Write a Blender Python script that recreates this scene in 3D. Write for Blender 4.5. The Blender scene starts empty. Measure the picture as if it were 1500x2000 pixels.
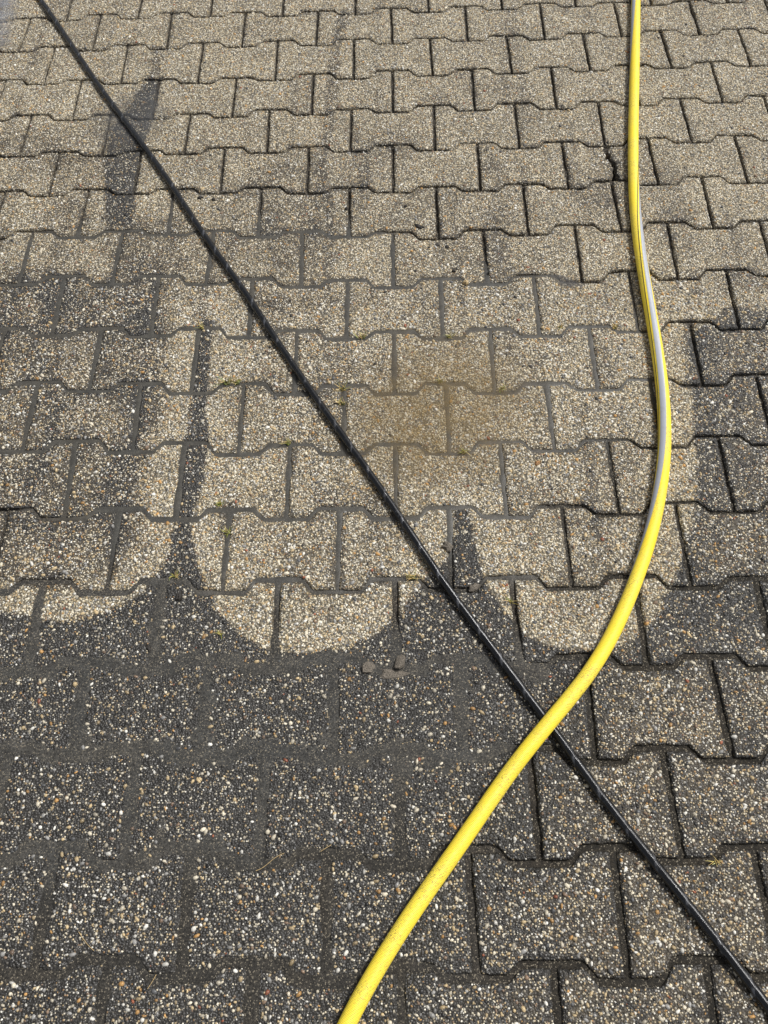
import bpy, math, random
import numpy as np
from mathutils import Matrix, Vector

# ------------------------------------------------------------------ camera
SC = bpy.context.scene
COL = SC.collection
F_PX, PITCH, YAW, ROLL = 1600.0, 1.057392, -0.042187, -0.048427
CAM_LOC = (0.008866, -2.279349, 1.269918)
def cam_rows():
    cp, sp = math.cos(PITCH), math.sin(PITCH)
    m = np.array([[1, 0, 0], [0, -sp, -cp], [0, cp, -sp]])
    cy, sy = math.cos(YAW), math.sin(YAW)
    cr, sr = math.cos(ROLL), math.sin(ROLL)
    return np.array([[cr, -sr, 0], [sr, cr, 0], [0, 0, 1]]) @ m @ np.array([[cy, -sy, 0], [sy, cy, 0], [0, 0, 1]])
_r = cam_rows()
cam_data = bpy.data.cameras.new("camera")
cam_data.sensor_fit = 'VERTICAL'
cam_data.sensor_height = 24.0
cam_data.lens = 24.0 * F_PX / 2000.0
cam_data.clip_start = 0.02
cam_data.clip_end = 400.0
cam = bpy.data.objects.new("camera", cam_data)
COL.objects.link(cam)
cam.matrix_world = Matrix(((_r[0][0], -_r[1][0], -_r[2][0], CAM_LOC[0]),
                           (_r[0][1], -_r[1][1], -_r[2][1], CAM_LOC[1]),
                           (_r[0][2], -_r[1][2], -_r[2][2], CAM_LOC[2]),
                           (0, 0, 0, 1)))
SC.camera = cam

# ------------------------------------------------------------------ sky, sun, exposure
SUN_ELEV, SUN_AZ = 56.0, 62.0          # azimuth clockwise from +Y (away from the camera): light comes from the right, a little from behind
world = bpy.data.worlds.new("World")
SC.world = world
world.use_nodes = True
wn = world.node_tree
wn.nodes.clear()
w_out = wn.nodes.new("ShaderNodeOutputWorld")
w_bg = wn.nodes.new("ShaderNodeBackground")
w_sky = wn.nodes.new("ShaderNodeTexSky")
w_sky.sky_type = 'NISHITA'
w_sky.sun_disc = False
w_sky.sun_elevation = math.radians(SUN_ELEV)
w_sky.sun_rotation = math.radians(SUN_AZ)
w_sky.dust_density = 4.0
w_hsv = wn.nodes.new("ShaderNodeHueSaturation")
w_hsv.inputs["Saturation"].default_value = 0.30      # thin cloud veil
wn.links.new(w_sky.outputs[0], w_hsv.inputs["Color"])
wn.links.new(w_hsv.outputs[0], w_bg.inputs["Color"])
w_bg.inputs["Strength"].default_value = 0.10
wn.links.new(w_bg.outputs[0], w_out.inputs[0])
sun_data = bpy.data.lights.new("sun", 'SUN')
sun_data.energy = 2.9
sun_data.angle = math.radians(9.0)
sun_data.color = (1.0, 0.99, 0.97)
sun = bpy.data.objects.new("sun", sun_data)
COL.objects.link(sun)
sun.location = (3, 2, 5)
_d = Vector((math.sin(math.radians(SUN_AZ)) * math.cos(math.radians(SUN_ELEV)),
             math.cos(math.radians(SUN_AZ)) * math.cos(math.radians(SUN_ELEV)),
             math.sin(math.radians(SUN_ELEV))))
sun.rotation_euler = _d.to_track_quat('Z', 'Y').to_euler()
SC.view_settings.view_transform = 'Standard'
SC.view_settings.look = 'None'
SC.view_settings.gamma = 1.0
SC.view_settings.use_curve_mapping = False
SC.view_settings.exposure = 0.14

# ------------------------------------------------------------------ measured layout (metres; NODES in 0.1 mm)
# NODES[row] = [half index, x, y of the joint's far end, x, y of its near end]
NODES = {
 -3:[[-15,-14948,4355,-14925,2722],[-13,-12924,4349,-12924,2725],[-11,-10932,4359,-10934,2734],[-9,-8955,4380,-8956,2753],[-7,-6986,4396,-6985,2767],[-5,-4999,4384,-4998,2757],[-3,-3002,4359,-3002,2734],[-1,-1012,4356,-1011,2731],[1,986,4378,987,2751],[3,2995,4409,2995,2782],[5,5004,4427,5004,2802],[7,7017,4422,7018,2799],[9,9030,4417,9032,2796],[11,11037,4417,11041,2800],[13,13031,4411,13046,2809],[15,15008,4386,15020,2776]],
 -2:[[-16,-15951,2935,-15934,1308],[-14,-13922,2927,-13926,1307],[-12,-11927,2933,-11932,1312],[-10,-9943,2947,-9947,1323],[-8,-7971,2967,-7973,1338],[-6,-5994,2971,-5993,1341],[-4,-3999,2950,-3999,1325],[-2,-2006,2933,-2006,1312],[0,-13,2944,-12,1321],[2,1990,2971,1991,1346],[4,3999,3001,4000,1374],[6,6011,3006,6013,1384],[8,8025,3001,8029,1383],[10,10036,3001,10041,1387],[12,12043,3008,12049,1396],[14,14038,3005,14052,1404],[16,16008,2964,16014,1347]],
 -1:[[-15,-14925,1510,-14932,-104],[-13,-12928,1513,-12936,-102],[-11,-10938,1521,-10946,-98],[-9,-8958,1536,-8933,-111],[-7,-6985,1548,-6963,-97],[-5,-4997,1540,-4972,-86],[-3,-3002,1521,-2982,-140],[-1,-1010,1518,-1005,-150],[1,988,1536,993,-116],[3,2995,1566,2986,-81],[5,5005,1586,4979,-24],[7,7021,1587,7010,-36],[9,9035,1587,9043,-25],[11,11045,1594,11052,-16],[13,13051,1605,13057,-8],[15,15037,1587,15052,-14]],
 0:[[-16,-15936,99,-15945,-1512],[-14,-13932,100,-13944,-1512],[-12,-11939,103,-11951,-1512],[-10,-9919,78,-9937,-1507],[-8,-7989,160,-7964,-1516],[-6,-6033,152,-5974,-1526],[-4,-4005,106,-3982,-1504],[-2,-2013,84,-2005,-1523],[0,-30,118,1,-1532],[2,1987,131,1978,-1478],[4,4016,187,3996,-1487],[6,6016,143,6014,-1445],[8,8039,142,8041,-1466],[10,10047,182,10058,-1427],[12,12054,191,12062,-1421],[14,14057,198,14064,-1418],[16,16023,144,16033,-1466]],
 1:[[-15,-14941,-1308,-14953,-2923],[-13,-12945,-1308,-12958,-2925],[-11,-10954,-1309,-10967,-2932],[-9,-8989,-1293,-8969,-2933],[-7,-7027,-1281,-6967,-2982],[-5,-5020,-1271,-4976,-3030],[-3,-3032,-1260,-2991,-2979],[-1,-1011,-1270,-995,-2987],[1,989,-1299,1019,-2937],[3,3008,-1267,3028,-2927],[5,5012,-1235,5009,-2895],[7,7048,-1204,7072,-2847],[9,9059,-1215,9065,-2836],[11,11059,-1221,11069,-2835],[13,13062,-1215,13071,-2831],[15,15058,-1221,15066,-2837]],
 2:[[-16,-15954,-2720,-15968,-4343],[-14,-13954,-2720,-13966,-4342],[-12,-11960,-2723,-11973,-4348],[-10,-9963,-2705,-9981,-4360],[-8,-8003,-2772,-7941,-4407],[-6,-5986,-2822,-5950,-4434],[-4,-3997,-2830,-3973,-4423],[-2,-2019,-2740,-2002,-4393],[0,-4,-2671,0,-4364],[2,2019,-2679,2006,-4372],[4,4033,-2688,4004,-4380],[6,6034,-2670,6035,-4314],[8,8082,-2608,8071,-4267],[10,10066,-2634,10072,-4259],[12,12069,-2629,12076,-4251],[14,14070,-2627,14077,-4248],[16,16038,-2677,16036,-4309]],
 3:[[-15,-14962,-4136,-14975,-5760],[-13,-12968,-4140,-12980,-5761],[-11,-10976,-4149,-10987,-5765],[-9,-9009,-4155,-8972,-5746],[-7,-7008,-4219,-6968,-5770],[-5,-5014,-4245,-4998,-5777],[-3,-3059,-4160,-3001,-5801],[-1,-1021,-4187,-1014,-5809],[1,1011,-4123,986,-5833],[3,2991,-4112,2989,-5823],[5,5043,-4120,4998,-5812],[7,7055,-4053,7056,-5734],[9,9090,-4025,9059,-5710],[11,11074,-4049,11070,-5694],[13,13076,-4043,13076,-5681],[15,15070,-4051,15065,-5691]],
 4:[[-16,-15980,-5563,-15995,-7195],[-14,-13975,-5556,-13988,-7168],[-12,-11982,-5560,-11999,-7163],[-10,-9989,-5566,-10011,-7158],[-8,-8021,-5585,-7982,-7157],[-6,-6036,-5609,-5996,-7147],[-4,-4034,-5566,-3990,-7187],[-2,-2010,-5592,-1985,-7243],[0,-6,-5600,-4,-7267],[2,2001,-5590,1988,-7273],[4,3998,-5613,3987,-7245],[6,6035,-5534,6028,-7187],[8,8075,-5489,8054,-7191],[10,10067,-5492,10046,-7159],[12,12074,-5478,12055,-7148],[14,14077,-5470,14060,-7137],[16,16026,-5542,16010,-7194]],
 5:[[-15,-14984,-6972,-15006,-8588],[-13,-12990,-6964,-13023,-8554],[-11,-11001,-6960,-11035,-8545],[-9,-9012,-6958,-9041,-8544],[-7,-7059,-6941,-7042,-8537],[-5,-5080,-6995,-5010,-8516],[-3,-3042,-7006,-3004,-8642],[-1,-1012,-7063,-981,-8696],[1,972,-7086,974,-8802],[3,2961,-7059,2947,-8718],[5,4970,-7015,4986,-8676],[7,7036,-6926,6995,-8621],[9,9043,-6954,9017,-8611],[11,11054,-6943,11028,-8605],[13,13062,-6930,13034,-8601],[15,15047,-6942,15018,-8613]],
 6:[[-16,-16002,-8414,-16005,-10044],[-14,-14009,-8363,-14043,-9960],[-12,-12025,-8349,-12053,-9946],[-10,-10035,-8343,-10054,-9946],[-8,-8087,-8301,-8053,-9938],[-6,-6039,-8353,-6026,-9984],[-4,-3994,-8407,-4001,-10033],[-2,-2024,-8489,-1969,-10150],[0,-21,-8556,-19,-10223],[2,1962,-8531,1971,-10173],[4,3981,-8417,3946,-10145],[6,6001,-8390,5956,-10118],[8,8015,-8408,7987,-10059],[10,10026,-8400,10000,-10048],[12,12034,-8395,12011,-10042],[14,14037,-8391,14015,-10040],[16,16004,-8420,16000,-10052]],
 7:[[-15,-15020,-9802,-15017,-11443],[-13,-13048,-9746,-13054,-11365],[-11,-11053,-9742,-11054,-11365],[-9,-9052,-9745,-9050,-11373],[-7,-7087,-9709,-7032,-11390],[-5,-5043,-9758,-4994,-11458],[-3,-3017,-9877,-2954,-11540],[-1,-986,-9968,-972,-11608],[1,978,-9973,964,-11647],[3,2949,-9932,2931,-11621],[5,4961,-9851,4912,-11545],[7,6997,-9853,6938,-11520],[9,8997,-9846,8976,-11482],[11,11009,-9837,10985,-11475],[13,13018,-9833,12994,-11470],[15,15006,-9842,14998,-11476]],
 8:[[-16,-16006,-11262,-16005,-12890],[-14,-14046,-11177,-14033,-12829],[-12,-12056,-11158,-12048,-12795],[-10,-10054,-11162,-10044,-12800],[-8,-8046,-11174,-8034,-12813],[-6,-6025,-11210,-6010,-12846],[-4,-4016,-11250,-3991,-12926],[-2,-1990,-11358,-1966,-12987],[0,-15,-11425,-5,-13023],[2,1939,-11401,1916,-13032],[4,3935,-11374,3916,-12996],[6,5976,-11287,5938,-12914],[8,7973,-11283,7970,-12898],[10,9983,-11273,9978,-12890],[12,11992,-11267,11983,-12886],[14,14000,-11266,13992,-12894],[16,15999,-11271,15997,-12900]],
 9:[[-15,-15011,-12673,-15007,-14309],[-13,-13049,-12591,-13037,-14238],[-11,-11048,-12590,-11036,-14232],[-9,-9042,-12598,-9028,-14239],[-7,-7055,-12585,-7030,-14246],[-5,-5026,-12647,-4937,-14290],[-3,-2960,-12699,-2935,-14374],[-1,-984,-12783,-967,-14395],[1,992,-12773,988,-14423],[3,2939,-12805,2938,-14378],[5,4946,-12742,4952,-14339],[7,7006,-12646,6969,-14314],[9,8974,-12690,8980,-14303],[11,10980,-12684,10986,-14298],[13,12986,-12683,12991,-14301],[15,14997,-12694,14996,-14323]],
 10:[[-16,-16005,-14108,-16005,-15735],[-14,-14022,-14069,-14012,-15716],[-12,-12040,-14024,-12030,-15667],[-10,-10035,-14028,-10023,-15671],[-8,-8022,-14039,-8010,-15683],[-6,-6043,-14011,-5949,-15700],[-4,-3974,-14077,-3934,-15745],[-2,-1969,-14163,-1954,-15771],[0,5,-14184,-6,-15776],[2,1944,-14160,1958,-15771],[4,3929,-14145,3941,-15747],[6,5985,-14089,5959,-15723],[8,7974,-14104,7984,-15730],[10,9982,-14096,9991,-15726],[12,11988,-14092,11996,-15723],[14,13994,-14111,13996,-15743],[16,15997,-14117,15996,-15745]],
 11:[[-15,-15006,-15528,-15005,-17157],[-13,-13028,-15470,-13020,-17120],[-11,-11028,-15461,-11027,-17103],[-9,-9019,-15469,-9020,-17111],[-7,-7002,-15485,-7009,-17122],[-5,-4979,-15503,-4950,-17145],[-3,-2968,-15549,-2968,-17165],[-1,-1008,-15546,-1010,-17167],[1,948,-15552,932,-17143],[3,2946,-15547,2950,-17145],[5,4951,-15504,4941,-17155],[7,6977,-15526,6994,-17153],[9,8987,-15522,9003,-17158],[11,10992,-15517,11009,-17160],[13,12995,-15523,13002,-17164],[15,14996,-15540,14996,-17168]],
 12:[[-16,-16005,-16953,-16004,-18580],[-14,-14008,-16944,-14006,-18578],[-12,-12028,-16896,-12033,-18538],[-10,-10023,-16900,-10033,-18534],[-8,-8014,-16910,-8023,-18538],[-6,-6070,-16907,-6012,-18543],[-4,-4008,-16928,-3967,-18534],[-2,-2021,-16923,-2006,-18511],[0,-29,-16925,-9,-18564],[2,1946,-16919,1987,-18501],[4,4012,-16922,3995,-18539],[6,6052,-16975,6007,-18571],[8,7997,-16951,8015,-18578],[10,10005,-16953,10022,-18585],[12,12007,-16953,12021,-18590],[14,13996,-16962,13997,-18590],[16,15997,-16962,15997,-18589]],
 13:[[-15,-15004,-18374,-15004,-20002],[-13,-13016,-18356,-13008,-19995],[-11,-11035,-18327,-11028,-19947],[-9,-9028,-18332,-9018,-19942],[-7,-7017,-18337,-7010,-19946],[-5,-5074,-18370,-4976,-19892],[-3,-3061,-18350,-3012,-19924],[-1,-1025,-18343,-981,-19956],[1,1000,-18358,979,-19945],[3,3016,-18334,2982,-20023],[5,5003,-18350,5047,-20013],[7,7008,-18370,7037,-19997],[9,9016,-18377,9040,-20001],[11,11022,-18382,11040,-20006],[13,13004,-18385,13002,-20012],[15,14997,-18385,14997,-20011]],
 14:[[-16,-16004,-19798,-16004,-21425],[-14,-14005,-19796,-14004,-21424],[-12,-12026,-19761,-12005,-21398],[-10,-10027,-19740,-9999,-21345],[-8,-8016,-19741,-7997,-21354],[-6,-6009,-19747,-5999,-21371],[-4,-4027,-19758,-3996,-21431],[-2,-2040,-19819,-2007,-21425],[0,5,-19802,26,-21445],[2,1991,-19791,2030,-21431],[4,4013,-19802,4051,-21410],[6,6029,-19790,6061,-21420],[8,8035,-19794,8064,-21420],[10,10038,-19799,10064,-21421],[12,12025,-19805,12027,-21429],[14,13997,-19807,13998,-21433],[16,15997,-19806,15998,-21433]],
 15:[[-15,-15004,-21220,-15004,-22847],[-13,-13004,-21216,-13003,-22846],[-11,-11006,-21151,-10992,-22794],[-9,-9000,-21144,-8987,-22775],[-7,-6999,-21157,-6991,-22797],[-5,-5003,-21174,-4998,-22819],[-3,-3010,-21201,-3003,-22855],[-1,-1044,-21280,-993,-22888],[1,993,-21223,1038,-22866],[3,3075,-21204,3068,-22912],[5,5088,-21209,5078,-22849],[7,7059,-21214,7083,-22842],[9,9061,-21215,9082,-22840],[11,11055,-21219,11065,-22843],[13,13002,-21228,13001,-22855],[15,14998,-21228,14999,-22855]],
 16:[[-16,-16004,-22642,-16003,-24270],[-14,-14004,-22642,-14003,-24269],[-12,-12002,-22629,-12003,-24267],[-10,-9987,-22563,-9989,-24224],[-8,-7989,-22578,-7988,-24229],[-6,-5995,-22600,-5993,-24250],[-4,-4002,-22627,-3998,-24280],[-2,-2000,-22663,-1992,-24309],[0,16,-22721,26,-24309],[2,2087,-22682,2057,-24299],[4,4136,-22627,4084,-24286],[6,6079,-22639,6097,-24271],[8,8081,-22635,8098,-24262],[10,10077,-22635,10087,-24261],[12,12022,-22646,12009,-24275],[14,13999,-22650,14000,-24277],[16,15998,-22650,15999,-24276]],
 17:[[-15,-15003,-24064,-15003,-25692],[-13,-13003,-24064,-13003,-25692],[-11,-10998,-24044,-11002,-25690],[-9,-8986,-24011,-8994,-25673],[-7,-6991,-24032,-6992,-25681],[-5,-4996,-24055,-4995,-25702],[-3,-2997,-24091,-2992,-25731],[-1,-985,-24105,-981,-25737],[1,1040,-24098,1045,-25731],[3,3071,-24087,3077,-25722],[5,5091,-24072,5099,-25706],[7,7096,-24060,7108,-25691],[9,9093,-24055,9102,-25684],[11,11055,-24061,11020,-25695],[13,13001,-24071,13001,-25698],[15,14999,-24072,15000,-25698]],
 18:[[-16,-16003,-25487,-16003,-27115],[-14,-14003,-25487,-14003,-27114],[-12,-12003,-25486,-12003,-27114],[-10,-9998,-25475,-10002,-27114],[-8,-7991,-25466,-7999,-27112],[-6,-5994,-25482,-5995,-27123],[-4,-3995,-25512,-3993,-27149],[-2,-1988,-25531,-1986,-27160],[0,30,-25529,31,-27158],[2,2061,-25521,2063,-27152],[4,4089,-25509,4091,-27141],[6,6104,-25492,6108,-27124],[8,8107,-25481,8104,-27112],[10,10077,-25480,10022,-27117],[12,12003,-25493,12002,-27120],[14,14000,-25493,14000,-27120],[16,15999,-25493,15999,-27120]],
 19:[[-15,-15003,-26909,-15003,-28537],[-13,-13003,-26909,-13003,-28537],[-11,-11003,-26909,-11002,-28537],[-9,-9001,-26907,-9002,-28537],[-7,-6995,-26909,-7001,-28538],[-5,-4994,-26930,-4997,-28551],[-3,-2991,-26952,-2991,-28575],[-1,-979,-26955,-980,-28580],[1,1046,-26950,1045,-28576],[3,3079,-26942,3076,-28571],[5,5101,-26927,5094,-28557],[7,7111,-26911,7077,-28542],[9,9080,-26905,9013,-28541],[11,11005,-26914,11002,-28542],[13,13001,-26915,13001,-28542],[15,15000,-26915,15000,-28542]],
 20:[[-16,-16003,-28332,-16003,-29959],[-14,-14003,-28332,-14002,-29959],[-12,-12002,-28332,-12002,-29959],[-10,-10002,-28332,-10002,-29959],[-8,-8001,-28332,-8001,-29960],[-6,-5999,-28337,-6001,-29960],[-4,-3993,-28363,-3999,-29964],[-2,-1986,-28375,-1995,-29974],[0,31,-28374,16,-29980],[2,2062,-28369,2032,-29980],[4,4089,-28360,4037,-29974],[6,6099,-28344,6019,-29965],[8,8053,-28334,8005,-29964],[10,10005,-28337,10002,-29964],[12,12001,-28337,12001,-29964],[14,14000,-28337,14000,-29964],[16,16000,-28337,16000,-29964]],
}
BLACK_PATH = [(-0.9747,0.0776),(-0.8998,-0.0482),(-0.8415,-0.1507),(-0.7751,-0.2643),(-0.731,-0.3444),(-0.6848,-0.4136),(-0.6407,-0.4843),(-0.6015,-0.5469),(-0.5602,-0.6131),(-0.5187,-0.6807),(-0.4745,-0.7613),(-0.4389,-0.8286),(-0.3975,-0.8968),(-0.3526,-0.9701),(-0.3146,-1.0303),(-0.2824,-1.0854),(-0.241,-1.1661),(-0.2001,-1.2328),(-0.1672,-1.2892),(-0.1365,-1.3413),(-0.1008,-1.3988),(-0.0615,-1.4632),(-0.0184,-1.5335),(0.0174,-1.5965),(0.0492,-1.6528),(0.0797,-1.708),(0.1148,-1.7637),(0.1503,-1.8147),(0.1766,-1.8603),(0.2122,-1.9158),(0.2494,-1.9682),(0.2726,-2.0094),(0.2938,-2.0464),(0.3207,-2.0844),(0.3468,-2.1213),(0.3742,-2.1616),(0.4028,-2.2005),(0.4263,-2.2344),(0.4472,-2.2668),(0.4647,-2.2923),(0.4796,-2.3155),(0.51,-2.3616)]
YELLOW_PATH = [(0.6793,0.1472,0.0125),(0.6554,-0.0026,0.0125),(0.6306,-0.159,0.0125),(0.6078,-0.3028,0.0125),(0.585,-0.4393,0.0125),(0.5635,-0.5672,0.0125),(0.546,-0.6857,0.0125),(0.5334,-0.7859,0.0125),(0.525,-0.8794,0.0125),(0.522,-0.9564,0.0125),(0.5185,-1.0547,0.0125),(0.5175,-1.1463,0.0125),(0.5153,-1.2344,0.0125),(0.5113,-1.318,0.0125),(0.5011,-1.3961,0.0125),(0.4913,-1.4494,0.0125),(0.4779,-1.5073,0.0125),(0.4545,-1.5845,0.0125),(0.4309,-1.6443,0.0125),(0.4031,-1.7015,0.0125),(0.371,-1.7656,0.0125),(0.337,-1.8269,0.0127),(0.3009,-1.872,0.0147),(0.2633,-1.9121,0.0213),(0.2275,-1.9495,0.026),(0.1942,-1.9863,0.0206),(0.1697,-2.0129,0.0156),(0.1369,-2.0539,0.0128),(0.115,-2.0844,0.0125),(0.0758,-2.1347,0.0125),(0.0383,-2.179,0.0125),(0.005,-2.2218,0.0125),(-0.0231,-2.2625,0.0125),(-0.0502,-2.3023,0.0125),(-0.0698,-2.3352,0.0125),(-0.0868,-2.3704,0.0125)]
ZONES = {
 'dirty': [(-0.8054,-1.7284),(-0.6698,-1.7438),(-0.6055,-1.7592),(-0.5519,-1.7679),(-0.4938,-1.7547),(-0.4343,-1.718),(-0.4164,-1.6896),(-0.3963,-1.6409),(-0.393,-1.559),(-0.4,-1.4497),(-0.3945,-1.3324),(-0.3989,-1.1791),(-0.3964,-1.097),(-0.3715,-1.1115),(-0.3694,-1.193),(-0.3637,-1.3329),(-0.3525,-1.3929),(-0.3504,-1.484),(-0.3625,-1.5594),(-0.3593,-1.6111),(-0.3391,-1.6711),(-0.3047,-1.7474),(-0.2581,-1.7888),(-0.2051,-1.8202),(-0.1462,-1.8268),(-0.0798,-1.8143),(-0.0298,-1.7864),(0.0128,-1.7505),(0.0349,-1.7135),(0.0771,-1.6661),(0.0937,-1.6467),(0.1042,-1.6068),(0.1046,-1.5552),(0.1286,-1.566),(0.1389,-1.6274),(0.1449,-1.6766),(0.1593,-1.7242),(0.1787,-1.7522),(0.213,-1.7975),(0.2603,-1.8225),(0.3093,-1.8264),(0.3641,-1.8164),(0.415,-1.7816),(0.4591,-1.718),(0.4923,-1.6514),(0.53,-1.5557),(0.5529,-1.442),(0.5719,-1.276),(0.5826,-1.1727),(0.6801,-1.0929),(0.9678,-1.0994),(0.5662,-2.4942),(-0.5901,-2.4989)],
 'leftlobe': [(-1.1314,-0.9632),(-0.7438,-0.9421),(-0.4782,-1.0087),(-0.4404,-1.1376),(-0.4443,-1.3315),(-0.445,-1.449),(-0.4393,-1.5584),(-0.4517,-1.6302),(-0.4889,-1.6792),(-0.5529,-1.7168),(-0.6224,-1.7208),(-0.9013,-1.7036)],
 'lobe2': [(-0.3887,-0.8082),(-0.0787,-0.8003),(-0.0109,-1.1331),(-0.0811,-1.2887),(-0.1254,-1.454),(-0.1018,-1.6244),(-0.1502,-1.7397),(-0.2185,-1.7482),(-0.2841,-1.6911),(-0.3125,-1.5809),(-0.3158,-1.451),(-0.3317,-1.2841),(-0.3522,-1.0697)],
 'lobe3': [(0.3566,-1.4389),(0.4762,-1.395),(0.4642,-1.5284),(0.4213,-1.6308),(0.3508,-1.698),(0.282,-1.6973),(0.2415,-1.668),(0.3092,-1.6094)],
 'sliverA': [(-0.633,-0.2729),(-0.5891,-0.2745),(-0.5913,-0.43),(-0.6003,-0.6112),(-0.5811,-0.8194),(-0.6459,-0.8259),(-0.6886,-0.6085),(-0.6922,-0.476),(-0.6683,-0.4274)],
 'sliverA2': [(-0.6316,-0.1397),(-0.5974,-0.1411),(-0.5891,-0.2745),(-0.6263,-0.2732)],
 'rightdark': [(0.6384,-1.147),(0.9599,-1.1268),(0.7886,-1.7215),(0.4846,-1.7183),(0.5363,-1.5558),(0.5622,-1.4422),(0.5791,-1.3009)],
 'lowright': [(0.3238,-1.842),(0.7755,-1.7671),(0.5662,-2.4942),(0.0723,-2.4963),(0.1559,-2.2169),(0.2258,-2.0829)],
 'silt': [(-0.4602,-0.6871),(0.3566,-0.9991),(0.5466,-1.1451),(0.5499,-1.3004),(0.4004,-1.4621),(0.3126,-1.5788),(0.2457,-1.7158),(0.1091,-1.6954),(-0.0644,-1.7313),(-0.2199,-1.7297),(-0.325,-1.7192),(-0.4622,-1.6794),(-0.6297,-1.5558),(-0.8366,-1.443),(-0.9783,-0.9052)],
 'mud': [(-0.8284,-1.6458),(-0.5018,-1.7079),(-0.3912,-1.6802),(-0.3383,-1.7563),(-0.2135,-1.8202),(0.0041,-1.7687),(0.1569,-1.7611),(0.2502,-1.8414),(0.3308,-1.8506),(0.2726,-1.9325),(0.1717,-2.0096),(0.0926,-2.0536),(0.0015,-2.0532),(-0.1328,-2.1168),(-0.3506,-2.1639),(-0.6801,-2.1766)],
 'puddleC': [(-0.0314,-1.2645),(0.0298,-1.2011),(0.1224,-1.1832),(0.2107,-1.2372),(0.249,-1.3195),(0.2181,-1.4023),(0.1479,-1.4638),(0.0532,-1.4955),(-0.0308,-1.461),(-0.0601,-1.3742)],
 'puddleA': [(-0.739,-0.4249),(-0.673,-0.3559),(-0.6056,-0.3271),(-0.5556,-0.4111),(-0.5791,-0.5184),(-0.6468,-0.5635),(-0.7076,-0.5333)],
 'puddleB': [(0.3301,-0.9955),(0.3566,-0.9991),(0.3814,-1.0174),(0.3967,-1.0236),(0.3933,-1.0337),(0.3583,-1.0328),(0.3387,-1.0163)],
 'corner': [(-1.4265,0.4391),(-1.08,0.4219),(-1.0423,0.0441),(-1.0394,-0.1236),(-1.2254,-0.2726)],
 'crack': [(0.4997,-0.5815),(0.5027,-0.6219),(0.5125,-0.6456),(0.5094,-0.6932)],
 'lineB': [(-0.1301,0.0052),(-0.1484,-0.1814),(-0.1574,-0.3947),(-0.1553,-0.5698),(-0.1744,-0.6424),(-0.1429,-0.7651),(-0.1433,-0.9263),(-0.1489,-1.0165)],
 'lineC': [(0.3243,-0.0142),(0.3202,-0.1548),(0.3275,-0.3086),(0.324,-0.4711)],
 'lineD': [(-0.4069,-1.0104),(-0.3976,-1.1248)],
 'lineE': [(0.5975,-1.1188),(0.5736,-1.2885),(0.5941,-1.3498)],
 'lineF': [(-0.5441,-1.2801),(-0.6587,-1.3155),(-0.6548,-1.4795)],
}
SPOTS = {
 'tuft': [(-0.3301,-1.269),(-0.3099,-1.2694),(-0.1011,-1.2883),(-0.1022,-1.3229),(-0.2018,-1.414),(0.1256,-1.4387),(-0.3162,-1.5442),(-0.2987,-1.6017),(-0.3799,-1.6852),(0.0275,-1.6926),(0.1899,-1.7385),(-0.0649,-1.1565),(0.111,-1.1588),(0.3343,-1.1405),(0.4442,-1.1429),(-0.3965,-1.1248),(0.0886,-1.2731),(0.2067,-1.294),(0.4503,-2.1423),(-0.2918,-1.7911)],
 'crumb': [(-0.4418,-0.7345),(-0.4106,-0.7405),(0.0557,-0.8415),(0.0933,-0.9013),(0.1154,-0.9066),(0.1512,-1.0133),(-0.1067,-0.7795),(0.0271,-0.7766),(0.2013,-0.985),(0.1268,-0.9787),(0.2601,-1.4655)],
 'flake': [(-0.0066,-1.8581),(-0.046,-1.8509),(0.0051,-1.8445),(0.0897,-1.6347),(0.1298,-1.7127),(-0.3681,-1.7234),(-0.4076,-1.8141)],
 'straw': [(-0.1905,-2.1441),(-0.4355,-2.2448),(-0.3334,-2.2878),(-0.1029,-2.1203)],
}
# ------------------------------------------------------------------ small helpers
RNG = np.random.default_rng(11)
random.seed(5)

def vnoise(x, y, seed=0):
    """smooth value noise in 0..1 on arrays"""
    xi = np.floor(x).astype(np.int64); yi = np.floor(y).astype(np.int64)
    fx = x - xi; fy = y - yi
    fx = fx * fx * (3 - 2 * fx); fy = fy * fy * (3 - 2 * fy)
    def hsh(a, b):
        n = (a * 374761393 + b * 668265263 + seed * 982451653) & 0xffffffff
        n = ((n ^ (n >> 13)) * 1274126177) & 0xffffffff
        n = n ^ (n >> 16)
        return (n & 0xffff) / 65535.0
    a = hsh(xi, yi); b = hsh(xi + 1, yi); c = hsh(xi, yi + 1); d = hsh(xi + 1, yi + 1)
    return (a * (1 - fx) + b * fx) * (1 - fy) + (c * (1 - fx) + d * fx) * fy

def fbm(x, y, scale, octaves=3, seed=0):
    t = 0.0; amp = 1.0; tot = 0.0
    for o in range(octaves):
        t = t + amp * vnoise(x * scale * 2 ** o, y * scale * 2 ** o, seed + o * 17)
        tot += amp; amp *= 0.5
    return t / tot

def sstep(a, b, x):
    t = np.clip((x - a) / (b - a), 0, 1)
    return t * t * (3 - 2 * t)

def seg_dist(px, py, pts, closed):
    d = np.full(px.shape, 1e9)
    n = len(pts)
    for i in range(n if closed else n - 1):
        ax, ay = pts[i]; bx, by = pts[(i + 1) % n]
        ex, ey = bx - ax, by - ay
        t = np.clip(((px - ax) * ex + (py - ay) * ey) / (ex * ex + ey * ey + 1e-12), 0, 1)
        d = np.minimum(d, (px - ax - t * ex) ** 2 + (py - ay - t * ey) ** 2)
    return np.sqrt(d)

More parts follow.
